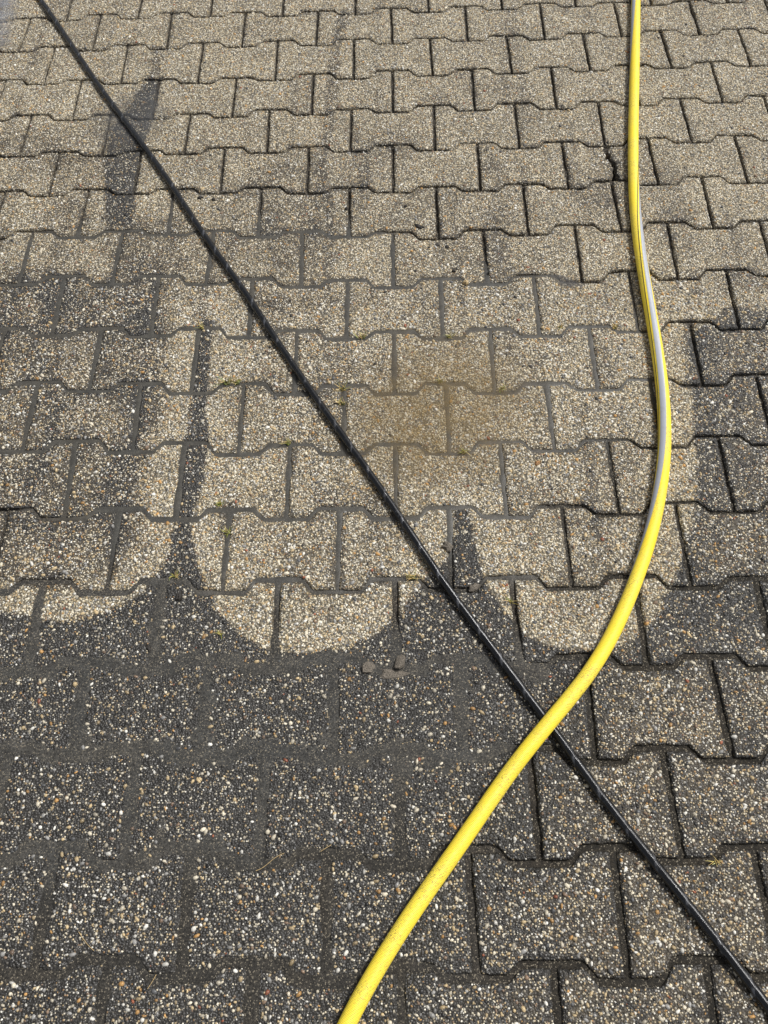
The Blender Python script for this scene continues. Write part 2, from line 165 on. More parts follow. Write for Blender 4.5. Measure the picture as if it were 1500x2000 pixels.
def poly_sd(px, py, pts):
    """signed distance, positive inside"""
    inside = np.zeros(px.shape, bool)
    n = len(pts)
    for i in range(n):
        ax, ay = pts[i]; bx, by = pts[(i + 1) % n]
        if ay == by: continue
        c = ((ay > py) != (by > py)) & (px < (bx - ax) * (py - ay) / (by - ay) + ax)
        inside ^= c
    d = seg_dist(px, py, pts, True)
    return np.where(inside, d, -d)

def mesh_obj(name, verts, faces, mat, parent=None, smooth=True):
    """faces: (n,3)/(n,4) int array or list of such arrays"""
    me = bpy.data.meshes.new(name)
    verts = np.asarray(verts, np.float32)
    blocks = faces if isinstance(faces, list) else [faces]
    blocks = [np.asarray(b, np.int32) for b in blocks if len(b)]
    loops = np.concatenate([b.ravel() for b in blocks])
    sizes = np.concatenate([np.full(len(b), b.shape[1], np.int32) for b in blocks])
    starts = np.concatenate([[0], np.cumsum(sizes)[:-1]]).astype(np.int32)
    me.vertices.add(len(verts)); me.vertices.foreach_set("co", verts.ravel())
    me.loops.add(len(loops)); me.loops.foreach_set("vertex_index", loops)
    me.polygons.add(len(sizes))
    me.polygons.foreach_set("loop_start", starts)
    me.polygons.foreach_set("use_smooth", np.full(len(sizes), smooth, bool))
    me.update(calc_edges=True)
    me.validate()
    if mat: me.materials.append(mat)
    o = bpy.data.objects.new(name, me)
    COL.objects.link(o)
    if parent: o.parent = parent
    return o

def fattr(o, name, vals):
    a = o.data.attributes.new(name, 'FLOAT', 'POINT')
    a.data.foreach_set("value", np.asarray(vals, np.float32))

def cattr(o, name, rgb):
    rgb = np.asarray(rgb, np.float32)
    rgba = np.concatenate([rgb, np.ones((len(rgb), 1), np.float32)], 1)
    a = o.data.attributes.new(name, 'FLOAT_COLOR', 'POINT')
    a.data.foreach_set("color", rgba.ravel())

def tag(o, label, cat, group=None):
    o['label'] = label; o['category'] = cat
    if group: o['group'] = group
    return o

# ------------------------------------------------------------------ node helpers
class NT:
    def __init__(self, name):
        self.m = bpy.data.materials.new(name); self.m.use_nodes = True
        self.t = self.m.node_tree; self.t.nodes.clear()
        self.out = self.t.nodes.new("ShaderNodeOutputMaterial")
    def n(self, kind, **kw):
        nd = self.t.nodes.new(kind)
        for k, v in kw.items(): setattr(nd, k, v)
        return nd
    def l(self, a, b): self.t.links.new(a, b)
    def put(self, sock, v):
        if hasattr(v, "is_output") or hasattr(v, "links"): self.l(v, sock)
        else: sock.default_value = v
    def math(self, op, a, b=None, clamp=False):
        nd = self.n("ShaderNodeMath", operation=op, use_clamp=clamp)
        self.put(nd.inputs[0], a)
        if b is not None: self.put(nd.inputs[1], b)
        return nd.outputs[0]
    def rng(self, v, a, b, c=0.0, d=1.0, smooth=True):
        nd = self.n("ShaderNodeMapRange")
        if smooth: nd.interpolation_type = 'SMOOTHSTEP'
        self.put(nd.inputs[0], v)
        for i, q in enumerate((a, b, c, d)): self.put(nd.inputs[i + 1], q)
        return nd.outputs[0]
    def mix(self, f, a, b, blend='MIX'):
        nd = self.n("ShaderNodeMix", data_type='RGBA', blend_type=blend)
        self.put(nd.inputs[0], f)
        for s, v in ((nd.inputs[6], a), (nd.inputs[7], b)):
            if isinstance(v, tuple): v = (*v, 1.0) if len(v) == 3 else v
            self.put(s, v)
        return nd.outputs[2]
    def attr(self, name):
        return self.n("ShaderNodeAttribute", attribute_name=name)
    def noise(self, vec, scale, detail=3.0, rough=0.55):
        nd = self.n("ShaderNodeTexNoise")
        nd.inputs["Scale"].default_value = scale; nd.inputs["Detail"].default_value = detail
        nd.inputs["Roughness"].default_value = rough
        if vec is not None: self.l(vec, nd.inputs["Vector"])
        return nd.outputs[0]
    def vor(self, vec, scale, feature='F1'):
        nd = self.n("ShaderNodeTexVoronoi", feature=feature)
        nd.inputs["Scale"].default_value = scale
        self.l(vec, nd.inputs["Vector"])
        return nd
    def ramp(self, f, stops, interp='CONSTANT'):
        nd = self.n("ShaderNodeValToRGB")
        cr = nd.color_ramp; cr.interpolation = interp
        while len(cr.elements) < len(stops): cr.elements.new(0.5)
        for e, (p, c) in zip(cr.elements, stops):
            e.position = p; e.color = (*c, 1.0)
        self.l(f, nd.inputs[0])
        return nd.outputs[0]
    def bump(self, height, strength, dist, normal=None):
        nd = self.n("ShaderNodeBump")
        nd.inputs["Strength"].default_value = strength
        nd.inputs["Distance"].default_value = dist
        self.l(height, nd.inputs["Height"])
        if normal is not None: self.l(normal, nd.inputs["Normal"])
        return nd.outputs[0]
    def principled(self, color, rough, normal=None, spec=0.5):
        p = self.n("ShaderNodeBsdfPrincipled")
        self.put(p.inputs["Base Color"], (*color, 1.0) if isinstance(color, tuple) else color)
        self.put(p.inputs["Roughness"], rough)
        p.inputs["Specular IOR Level"].default_value = spec
        if normal is not None: self.l(normal, p.inputs["Normal"])
        return p
    def done(self, shader):
        self.l(shader, self.out.inputs[0])
        return self.m

# ------------------------------------------------------------------ materials
def mat_paver():
    k = NT("exposed_aggregate_concrete")
    pos = k.n("ShaderNodeNewGeometry").outputs["Position"]
    dirt0 = k.attr("dirt").outputs["Fac"]
    pcol = k.attr("pebble_colour").outputs["Color"]
    peb = k.attr("pebble").outputs["Fac"]
    n1 = k.noise(pos, 55.0, 3.0)
    n2 = k.noise(pos, 260.0, 2.0)
    jit = k.math('ADD', k.math('MULTIPLY', k.math('SUBTRACT', n1, 0.5), 0.75), k.math('MULTIPLY', k.math('SUBTRACT', n2, 0.5), 0.55))
    amp = k.math('ADD', k.math('MULTIPLY', k.math('MULTIPLY', dirt0, k.math('SUBTRACT', 1.0, dirt0)), 3.2), .22)
    d = k.math('ADD', dirt0, k.math('MULTIPLY', jit, amp), True)
    v = k.vor(pos, 315.0)
    v2 = k.vor(pos, 820.0)
    sp = k.n("ShaderNodeSeparateColor"); k.l(v.outputs["Color"], sp.inputs[0])
    sp2 = k.n("ShaderNodeSeparateColor"); k.l(v2.outputs["Color"], sp2.inputs[0])
    stops = [(0.0, (.66, .59, .43)), (.15, (.40, .31, .18)), (.32, (.74, .70, .60)), (.45, (.20, .18, .15)),
             (.56, (.50, .39, .23)), (.70, (.075, .07, .065)), (.78, (.58, .51, .37)), (.90, (.34, .20, .09)), (.95, (.30, .29, .27))]
    g1 = k.ramp(sp.outputs[0], stops)
    g2 = k.ramp(sp2.outputs[0], stops)
    sand = (.205, .176, .118)
    film = k.mix(n2, (.0165, .0150, .0128), (.052, .0482, .042))
    brown = k.mix(n2, (.026, .0205, .0135), (.098, .080, .055))
    film = k.mix(k.rng(d, .55, .88), brown, film)
    # coarse grain over fine grain over sandy paste
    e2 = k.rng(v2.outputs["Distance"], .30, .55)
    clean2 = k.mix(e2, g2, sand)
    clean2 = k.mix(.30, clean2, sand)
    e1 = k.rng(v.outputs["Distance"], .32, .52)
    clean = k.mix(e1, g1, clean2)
    crev_shade = k.rng(v.outputs["Distance"], .46, .70)
    clean = k.mix(k.math('MULTIPLY', crev_shade, .75), clean, (.060, .050, .034))  # shade in the gaps between grains, painted into the colour
    keep = k.math('MULTIPLY', sp.outputs[1], 1.20)
    f1 = k.rng(d, k.math('MULTIPLY', keep, 0.9), k.math('ADD', k.math('MULTIPLY', keep, 0.9), 0.22))
    f_edge = k.rng(d, .12, .62)
    f = k.math('MAXIMUM', k.math('MULTIPLY', f1, k.rng(d, .10, .75)), k.math('MULTIPLY', f_edge, e1))
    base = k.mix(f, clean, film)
    tone = k.math('MULTIPLY', k.rng(k.noise(pos, 9.0, 2.0), .25, .75, .86, 1.12), k.rng(k.noise(pos, 150.0, 2.0), .28, .72, .66, 1.30))
    base = k.mix(1.0, base, tone, 'MULTIPLY')
    pn = k.rng(k.noise(pos, 900.0, 2.0), .3, .7, .82, 1.1)
    pc = k.mix(1.0, pcol, pn, 'MULTIPLY')
    col = k.mix(peb, base, pc)
    rough = k.rng(d, .2, .9, .70, .42)
    rough = k.math('SUBTRACT', rough, k.math('MULTIPLY', peb, .10))
    h = k.math('MULTIPLY', k.math('SUBTRACT', 1.0, v.outputs["Distance"]), 1.0)
    h = k.math('ADD', h, k.math('MULTIPLY', n2, .5))
    h = k.math('MULTIPLY', h, k.math('SUBTRACT', 1.0, k.math('MULTIPLY', peb, .85)))
    nrm = k.bump(h, 1.0, .0019)
    return k.done(k.principled(col, rough, nrm, .42).outputs[0])

def mat_joint():
    k = NT("joint_silt")
    pos = k.n("ShaderNodeNewGeometry").outputs["Position"]
    c = k.attr("soil_colour").outputs["Color"]
    wet = k.attr("wet").outputs["Fac"]
    n1 = k.noise(pos, 300.0, 4.0, .65)
    n2 = k.noise(pos, 40.0, 3.0)
    v = k.vor(pos, 700.0)
    sp = k.n("ShaderNodeSeparateColor"); k.l(v.outputs["Color"], sp.inputs[0])
    col = k.mix(1.0, c, k.rng(n2, .25, .75, .75, 1.25), 'MULTIPLY')
    amt = k.rng(wet, 0.0, 1.0, 1.0, .22)
    col = k.mix(amt, col, k.mix(1.0, col, k.rng(n1, .3, .7, .35, 1.6), 'MULTIPLY'))
    speck = k.math('MULTIPLY', k.math('GREATER_THAN', sp.outputs[0], .90), k.math('MULTIPLY', amt, .8))
    col = k.mix(speck, col, (.22, .19, .14))
    pits = k.math('MULTIPLY', k.math('LESS_THAN', sp.outputs[1], .06), k.math('MULTIPLY', amt, .8))
    col = k.mix(pits, col, (.012, .010, .008))
    rough = k.rng(wet, 0.0, 1.0, .85, .42)
    h = k.math('MULTIPLY', k.math('ADD', n1, k.math('MULTIPLY', v.outputs["Distance"], -.4)), amt)
    nrm = k.bump(h, .8, .0016)
    return k.done(k.principled(col, rough, nrm, .4).outputs[0])

def mat_ground():
    k = NT("sand_bed")
    pos = k.n("ShaderNodeNewGeometry").outputs["Position"]
    n = k.noise(pos, 120.0, 4.0)
    col = k.mix(n, (.05, .042, .032), (.16, .135, .10))
    return k.done(k.principled(col, .9, k.bump(n, .6, .003)).outputs[0])

def mat_yellow():
    k = NT("yellow_hose_jacket")
    s = k.attr("along").outputs["Fac"]; th = k.attr("around").outputs["Fac"]
    pos = k.n("ShaderNodeNewGeometry").outputs["Position"]
    # slanted knit ribs: about 1.6 mm apart along the hose
    ph = k.math('ADD', k.math('MULTIPLY', s, 2 * math.pi / .0021), k.math('MULTIPLY', th, 3.0))
    rib = k.math('ADD', k.math('MULTIPLY', k.math('SINE', ph), .5), .5)
    ph2 = k.math('ADD', k.math('MULTIPLY', s, 2 * math.pi / .0075), k.math('MULTIPLY', th, -18.0))
    knit = k.math('ADD', k.math('MULTIPLY', k.math('SINE', ph2), .5), .5)
    n = k.noise(pos, 180.0, 3.0)
    nb = k.noise(pos, 18.0, 3.0)
    dirt = k.math('MULTIPLY', k.rng(nb, .40, .70), k.rng(k.noise(pos, 480.0, 2.0), .50, .64))
    groove = k.math('MULTIPLY', k.rng(knit, .0, .25, 1.0, 0.0), k.rng(n, .42, .62))
    col = k.mix(k.rng(nb, .3, .7), (.95, .72, .040), (.92, .72, .075))
    col = k.mix(k.math('MULTIPLY', dirt, .75), col, (.28, .20, .06))
    col = k.mix(k.math('MULTIPLY', groove, .40), col, (.30, .21, .03))
    h = k.math('ADD', k.math('MULTIPLY', rib, .7), k.math('MULTIPLY', knit, .4))
    nrm = k.bump(h, .55, .0006)
    return k.done(k.principled(col, k.rng(n, .3, .7, .42, .55), nrm, .45).outputs[0])

def mat_simple(name, c, rough=.5, var=.2, scale=200.0, bump=.0003):
    k = NT(name)
    pos = k.n("ShaderNodeNewGeometry").outputs["Position"]
    n = k.noise(pos, scale, 3.0)
    col = k.mix(1.0, c, k.rng(n, .25, .75, 1 - var, 1 + var), 'MULTIPLY')
    return k.done(k.principled(col, rough, k.bump(n, .6, bump)).outputs[0])

def mat_grey_stripe():
    k = NT("grey_reflective_stripe")
    s = k.attr("along").outputs["Fac"]
    pos = k.n("ShaderNodeNewGeometry").outputs["Position"]
    rib = k.math('ADD', k.math('MULTIPLY', k.math('SINE', k.math('MULTIPLY', s, 2 * math.pi / .0021)), .5), .5)
    n = k.noise(pos, 150.0, 3.0)
    col = k.mix(k.math('MULTIPLY', k.rng(rib, .0, .4, 1.0, 0.0), .35), (.41, .43, .465), (.26, .27, .30))
    col = k.mix(k.math('MULTIPLY', k.rng(n, .5, .75), .3), col, (.30, .28, .24))
    return k.done(k.principled(col, .4, k.bump(rib, .5, .0004), .5).outputs[0])

def mat_black():
    k = NT("black_wrapped_rubber")
    s = k.attr("along").outputs["Fac"]; th = k.attr("around").outputs["Fac"]
    pos = k.n("ShaderNodeNewGeometry").outputs["Position"]
    w1 = k.math('SINE', k.math('ADD', k.math('MULTIPLY', s, 2 * math.pi / .0016), k.math('MULTIPLY', th, 4.0)))
    w2 = k.math('SINE', k.math('ADD', k.math('MULTIPLY', s, 2 * math.pi / .0016), k.math('MULTIPLY', th, -9.0)))
    n = k.noise(pos, 160.0, 4.0)
    n2 = k.noise(pos, 35.0, 3.0)
    scuff = k.math('MULTIPLY', k.rng(n, .55, .72), k.rng(n2, .4, .65))
    col = k.mix(k.math('MULTIPLY', scuff, .40), (.0040, .0043, .0052), (.075, .08, .09))
    fr = k.math('FRACT', k.math('SUBTRACT', k.math('DIVIDE', s, .060), k.math('DIVIDE', th, 2 * math.pi)))
    seam = k.math('MULTIPLY', k.rng(fr, .86, .93), k.rng(k.noise(pos, 90.0, 2.0), .35, .6))
    col = k.mix(k.math('MULTIPLY', seam, .40), col, (.15, .155, .17))
    h = k.math('ADD', k.math('MULTIPLY', k.math('MULTIPLY', w1, w2), .5), k.math('MULTIPLY', n, 1.2))
    h = k.math('ADD', h, k.math('MULTIPLY', fr, 1.5))
    nrm = k.bump(h, .28, .0005)
    return k.done(k.principled(col, k.rng(n2, .3, .7, .13, .26), nrm, .50).outputs[0])

def mat_water(name, murk_or_sheen):
    k = NT(name)
    pos = k.n("ShaderNodeNewGeometry").outputs["Position"]
    a = k.attr("murk_or_sheen").outputs["Fac"]; e = k.attr("film").outputs["Fac"]
    n = k.noise(pos, 22.0, 3.0)
    a2 = k.math('MULTIPLY', a, k.rng(k.noise(pos, 34.0, 4.0, .65), .30, .70, .35, 1.4), True)
    wv = k.n("ShaderNodeTexWave", bands_direction='Y'); wv.inputs["Scale"].default_value = 26.0
    wv.inputs["Distortion"].default_value = 3.0; wv.inputs["Detail"].default_value = 2.0
    k.l(pos, wv.inputs["Vector"])
    nrm = k.bump(k.math('ADD', wv.outputs["Fac"], k.math('MULTIPLY', n, 2.0)), .25, .0006)
    tr = k.n("ShaderNodeBsdfTransparent")
    df = k.n("ShaderNodeBsdfDiffuse"); df.inputs["Color"].default_value = (*murk_or_sheen, 1)
    m1 = k.n("ShaderNodeMixShader"); k.l(a2, m1.inputs[0]); k.l(tr.outputs[0], m1.inputs[1]); k.l(df.outputs[0], m1.inputs[2])
    gl = k.n("ShaderNodeBsdfGlossy"); gl.inputs["Roughness"].default_value = .06; k.l(nrm, gl.inputs["Normal"])
    fr = k.n("ShaderNodeFresnel"); fr.inputs["IOR"].default_value = 1.33; k.l(nrm, fr.inputs["Normal"])
    m2 = k.n("ShaderNodeMixShader"); k.l(k.math('MULTIPLY', fr.outputs[0], e), m2.inputs[0])
    k.l(m1.outputs[0], m2.inputs[1]); k.l(gl.outputs[0], m2.inputs[2])
    return k.done(m2.outputs[0])

def mat_tuft():
    k = NT("grass_blades")
    c = k.attr("blade_colour").outputs["Color"]
    p = k.principled(c, .55, None, .3)
    return k.done(p.outputs[0])

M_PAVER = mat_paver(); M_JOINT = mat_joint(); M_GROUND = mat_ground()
M_YELLOW = mat_yellow(); M_STRIPE = mat_grey_stripe(); M_LINE = mat_simple("black_line_print", (.03, .03, .028), .5)
M_BLACK = mat_black(); M_TUFT = mat_tuft()
M_MUD = mat_simple("dried_mud", (.135, .115, .090), .85, .6, 520.0, .0022)
M_CRUMB = mat_simple("dark_soil", (.022, .018, .014), .7, .4, 400.0, .001)
M_STRAW = mat_simple("dry_straw", (.40, .29, .14), .6, .3, 300.0)
M_CLAY = mat_simple("orange_leaf_scrap", (.30, .15, .05), .6, .4, 300.0)

# ------------------------------------------------------------------ the joint lattice
ROWS = sorted(NODES)
JT = {}                                    # (row, j) -> (far x, far y, near x, near y)
for r in ROWS:
    for j, a, b, c, d in NODES[r]:
        JT[(r, j)] = (a / 1e4, b / 1e4, c / 1e4, d / 1e4)
ZIG = {}                                   # zigzag i lies between row i-1 and row i
for i in ROWS[1:]:
    xs, ys = [], []
    for j in range(-16, 17):
        if (j + i) % 2 == 0: xs.append(JT[(i, j)][0]); ys.append(JT[(i, j)][1])
        elif (i - 1, j) in JT: xs.append(JT[(i - 1, j)][2]); ys.append(JT[(i - 1, j)][3])
    ZIG[i] = (np.array(xs), np.array(ys))

def zig(i, x):
    xs, ys = ZIG[i]
    k = np.clip(np.searchsorted(xs, x) - 1, 0, len(xs) - 2)
    u = (x - xs[k]) / (xs[k + 1] - xs[k])
    s = np.clip((u - .405) / .19, 0, 1)
    s = .75 * s + .25 * (s * s * (3 - 2 * s))
    return ys[k] * (1 - s) + ys[k + 1] * s
def zig_slope(i, x):
    return (zig(i, x + .001) - zig(i, x - .001)) / .002

def half_width(y):                          # what the photo shows at this depth
    return .80 + .225 * (y + 1.1)

# ------------------------------------------------------------------ ground maps (dirt left between the washed lobes, silt, mud)
GX0, GX1, GY0, GY1, GS = -1.75, 1.75, -2.95, .45, .005
gx = np.arange(GX0, GX1, GS); gy = np.arange(GY0, GY1, GS)
QX, QY = np.meshgrid(gx, gy)
wob = (fbm(QX, QY, 45, 3, 3) - .5) * .022 + (fbm(QX, QY, 160, 2, 5) - .5) * .014
wob2 = (fbm(QX, QY, 9, 3, 4) - .5) * .10
def zone(name, soft, w=None):
    sd = poly_sd(QX, QY, ZONES[name]) + (wob if w is None else w)
    return sstep(-soft, soft, sd)
WETC0 = zone('puddleC', .08, wob2)
big = fbm(QX, QY, 5.5, 4, 9)
streak = fbm(QX * 11, QY * 1.1, 2.6, 3, 14)
mid = fbm(QX, QY, 17, 3, 12)
D = .07 + .75 * np.clip(big - .43, 0, 1) + .6 * np.clip(mid - .47, 0, 1) + .95 * np.clip(streak - .48, 0, 1)
D = D + .13 * sstep(-.35, -.6, QY) * sstep(-1.15, -.95, QY) * sstep(.35, .1, QX)
D = D * (1 - .30 * sstep(-.9, -.2, QY)) * (1 - .75 * WETC0)
D = np.maximum(D, zone('leftlobe', .045, wob2 * .6) * (.68 + .5 * (mid - .5) + .6 * (streak - .5)))
D = np.maximum(D, zone('lobe2', .06, wob2) * (.33 + .7 * (mid - .5) + .4 * (streak - .5)))
D = np.maximum(D, zone('lobe3', .05, wob2) * (.34 + .7 * (mid - .5)))
right = zone('rightdark', .05, wob2 * .3)
low = zone('lowright', .12, wob2)
# rotating-brush marks: faint arcs across the lanes
arc = np.sin((QY - .9 * (np.mod(QX + .07, .42) - .21) ** 2) * 2 * np.pi / .0125 + (mid - .5) * 5)
D = D + .20 * arc * sstep(.50, .62, fbm(QX, QY, 6.5, 2, 27)) * sstep(-.6, -1.0, QY)
sdd = poly_sd(QX, QY, ZONES['dirty'])
rimband = sstep(-.060, -.030, sdd) * sstep(-.55, -.95, QY) * (sdd < .02)     # the brush rim washed best
D = D * (1 - .80 * rimband)
dz = zone('dirty', .0055, wob * .40)
lev = .97 - .27 * right - .33 * low + .30 * (mid - .5) * np.maximum(right, low)
lev = lev * (1 - .8 * sstep(-1.18, -.98, QY) * (QX > .3))
near = sstep(-1.95, -2.3, QY)
lev = lev - .09 * near * (1 - low)
D = np.maximum(D, dz * lev)
D = np.maximum(D, zone('sliverA', .009, wob * .4) * (.86 + .3 * (mid - .5)))
D = np.maximum(D, zone('sliverA2', .012) * .55)
for nm, w, l in (('lineB', .020, .58), ('lineC', .020, .42), ('lineD', .016, .6), ('lineE', .022, .45), ('lineF', .016, .8)):
    dd = seg_dist(QX, QY, ZONES[nm], False) + wob * .7
    D = np.maximum(D, l * sstep(w, w * .45, dd))
D = np.clip(D, 0, 1)
SILT = zone('silt', .06, wob2)
MUD = zone('mud', .05, wob2 * .6)
RIGHT = np.clip(sstep(.02, .30, QX - .12) * sstep(-1.25, -1.6, QY) + low, 0, 1)
WETC = zone('puddleC', .06, wob2 * .5)

def samp(F, x, y):
    fx = np.clip((x - GX0) / GS, 0, len(gx) - 1.001); fy = np.clip((y - GY0) / GS, 0, len(gy) - 1.001)
    ix = fx.astype(int); iy = fy.astype(int); tx = fx - ix; ty = fy - iy
    return (F[iy, ix] * (1 - tx) + F[iy, ix + 1] * tx) * (1 - ty) + (F[iy + 1, ix] * (1 - tx) + F[iy + 1, ix + 1] * tx) * ty

# ------------------------------------------------------------------ setting: ground, joint filling
g = mesh_obj("ground", [(-60, -60, -.045), (60, -60, -.045), (60, 60, -.045), (-60, 60, -.045)], np.array([[0, 1, 2, 3]]), M_GROUND)
g['kind'] = 'structure'

def build_joints():
    st = .004
    xs = np.arange(-1.62, 1.62, st); ys = np.arange(-2.86, .36, st)
    X, Y = np.meshgrid(xs, ys)
    X = X + (vnoise(X * 300, Y * 300, 41) - .5) * .0022
    Y = Y + (vnoise(X * 300, Y * 300, 42) - .5) * .0022
    dist = np.full(X.shape, 1.0)
    for i in ZIG:
        x0 = ZIG[i][0]
        zc = zig(i, X)
        m = np.abs(Y - zc) < .06
        sl = zig_slope(i, X[m])
        dist[m] = np.minimum(dist[m], np.abs(Y[m] - zc[m]) / np.sqrt(1 + sl * sl))
    for (r, j), (ax, ay, bx, by) in JT.items():
        m = (Y <= ay) & (Y >= by) & (np.abs(X - ax) < .08)
        if not m.any(): continue
        t = (Y[m] - ay) / (by - ay)
        dist[m] = np.minimum(dist[m], np.abs(X[m] - (ax + t * (bx - ax))))
    si = samp(SILT, X, Y); mu = samp(MUD, X, Y); rt = samp(RIGHT, X, Y)
    rt = rt * (1 - mu)
    si = si * (1 - mu) * (1 - rt)
    hw = fbm(X, Y, 30, 3, 21)
    fine = fbm(X, Y, 110, 3, 22)
    bl = sstep(.22, .0, X) * sstep(-1.72, -1.85, Y) * (1 - mu); si = si * (1 - bl); rt = rt * (1 - bl)
    top = np.clip(1 - si - mu - rt - bl, 0, 1)
    z = top * (-.0095 + .006 * (hw - .4)) + si * (-.0015 + .0012 * (hw - .5)) + mu * (.0003 + .0034 * (hw - .5)) + rt * (-.0050 + .004 * (hw - .5)) + bl * (-.0006 + .0048 * (hw - .5))
    z = z + (fine - .5) * (top * .004 + si * .0004 + mu * .0022 + rt * .0050 + bl * .003)
    over = np.clip(dist - .004, 0, 1)
    z = z - over * (top * .5 + si * .22 + mu * .075 + rt * .30 + bl * .12)
    z = np.maximum(z, -.03)
    keep = dist < (.011 + .020 * (mu > .05))
    fq = keep[:-1, :-1] | keep[1:, :-1] | keep[:-1, 1:] | keep[1:, 1:]
    hx = half_width(Y[:-1, :-1]) + .20
    fq &= np.abs(X[:-1, :-1] + .03) < hx
    n0, n1 = X.shape
    idx = np.arange(n0 * n1).reshape(n0, n1)
    F = np.stack([idx[:-1, :-1][fq], idx[:-1, 1:][fq], idx[1:, 1:][fq], idx[1:, :-1][fq]], 1)
    used = np.unique(F); remap = np.full(n0 * n1, -1); remap[used] = np.arange(len(used))
    V = np.stack([X.ravel()[used], Y.ravel()[used], z.ravel()[used]], 1)
    o = mesh_obj("pavement", V, remap[F], M_JOINT)
    c = (top[..., None] * np.array([.034, .028, .021]) + si[..., None] * np.array([.058, .054, .045])
         + mu[..., None] * np.array([.046, .0435, .038]) + rt[..., None] * np.array([.021, .017, .011]) + bl[..., None] * np.array([.031, .0275, .022]))
    warm = (fbm(X, Y, 14, 3, 33) - .5)[..., None] * np.array([.05, .035, .015])
    c = np.clip(c * (1 + warm * 6), .005, 1)
    cattr(o, "soil_colour", c.reshape(-1, 3)[used])
    fattr(o, "wet", (si * .95 + mu * .25).ravel()[used])
    o['kind'] = 'structure'
    o['label'] = 'interlocking bone shaped concrete paving with silt filled joints'
    return o
PAVEMENT = build_joints()

# ------------------------------------------------------------------ pavers
PAL = np.array([(.66, .59, .45), (.74, .71, .63), (.50, .38, .21), (.46, .26, .09), (.30, .29, .27), (.10, .10, .10), (.22, .15, .10), (.30, .10, .05), (.52, .46, .35)])
PALW = np.array([.22, .12, .20, .06, .14, .09, .06, .006, .12]); PALW = PALW / PALW.sum()
FILM = np.array([.024, .023, .022])

def dome(n, rings):
    """unit pebble: a flattened dome, n around"""
    a = np.arange(n) / n * 2 * np.pi
    vs = []
    for rr, zz in rings: vs.append(np.stack([np.cos(a) * rr, np.sin(a) * rr, np.full(n, zz)], 1))
    vs.append(np.array([[0, 0, 1.0]]))
    fs = []
    for k in range(len(rings) - 1):
        for q in range(n):
            p = (q + 1) % n
            fs += [(k * n + q, k * n + p, (k + 1) * n + q), (k * n + p, (k + 1) * n + p, (k + 1) * n + q)]
    b = (len(rings) - 1) * n; t = len(rings) * n
    for q in range(n): fs.append((b + q, b + (q + 1) % n, t))
    return np.concatenate(vs), np.array(fs)
DOME_NEAR = dome(6, [(1.0, -.35), (.80, .62)])
DOME_FAR = dome(5, [(1.0, -.35), (.75, .65)])

def paver_shape(r, j, j2, umap=None):
    a = JT[(r, j)]; b = JT[(r, j2)]
    def f(u, v):
        if umap is not None: u = umap(u, v)
        xt = a[0] * (1 - u) + b[0] * u; xb = a[2] * (1 - u) + b[2] * u
        yt = zig(r, xt); yb = zig(r + 1, xb)
        return xt * (1 - v) + xb * v, yt * (1 - v) + yb * v
    return f

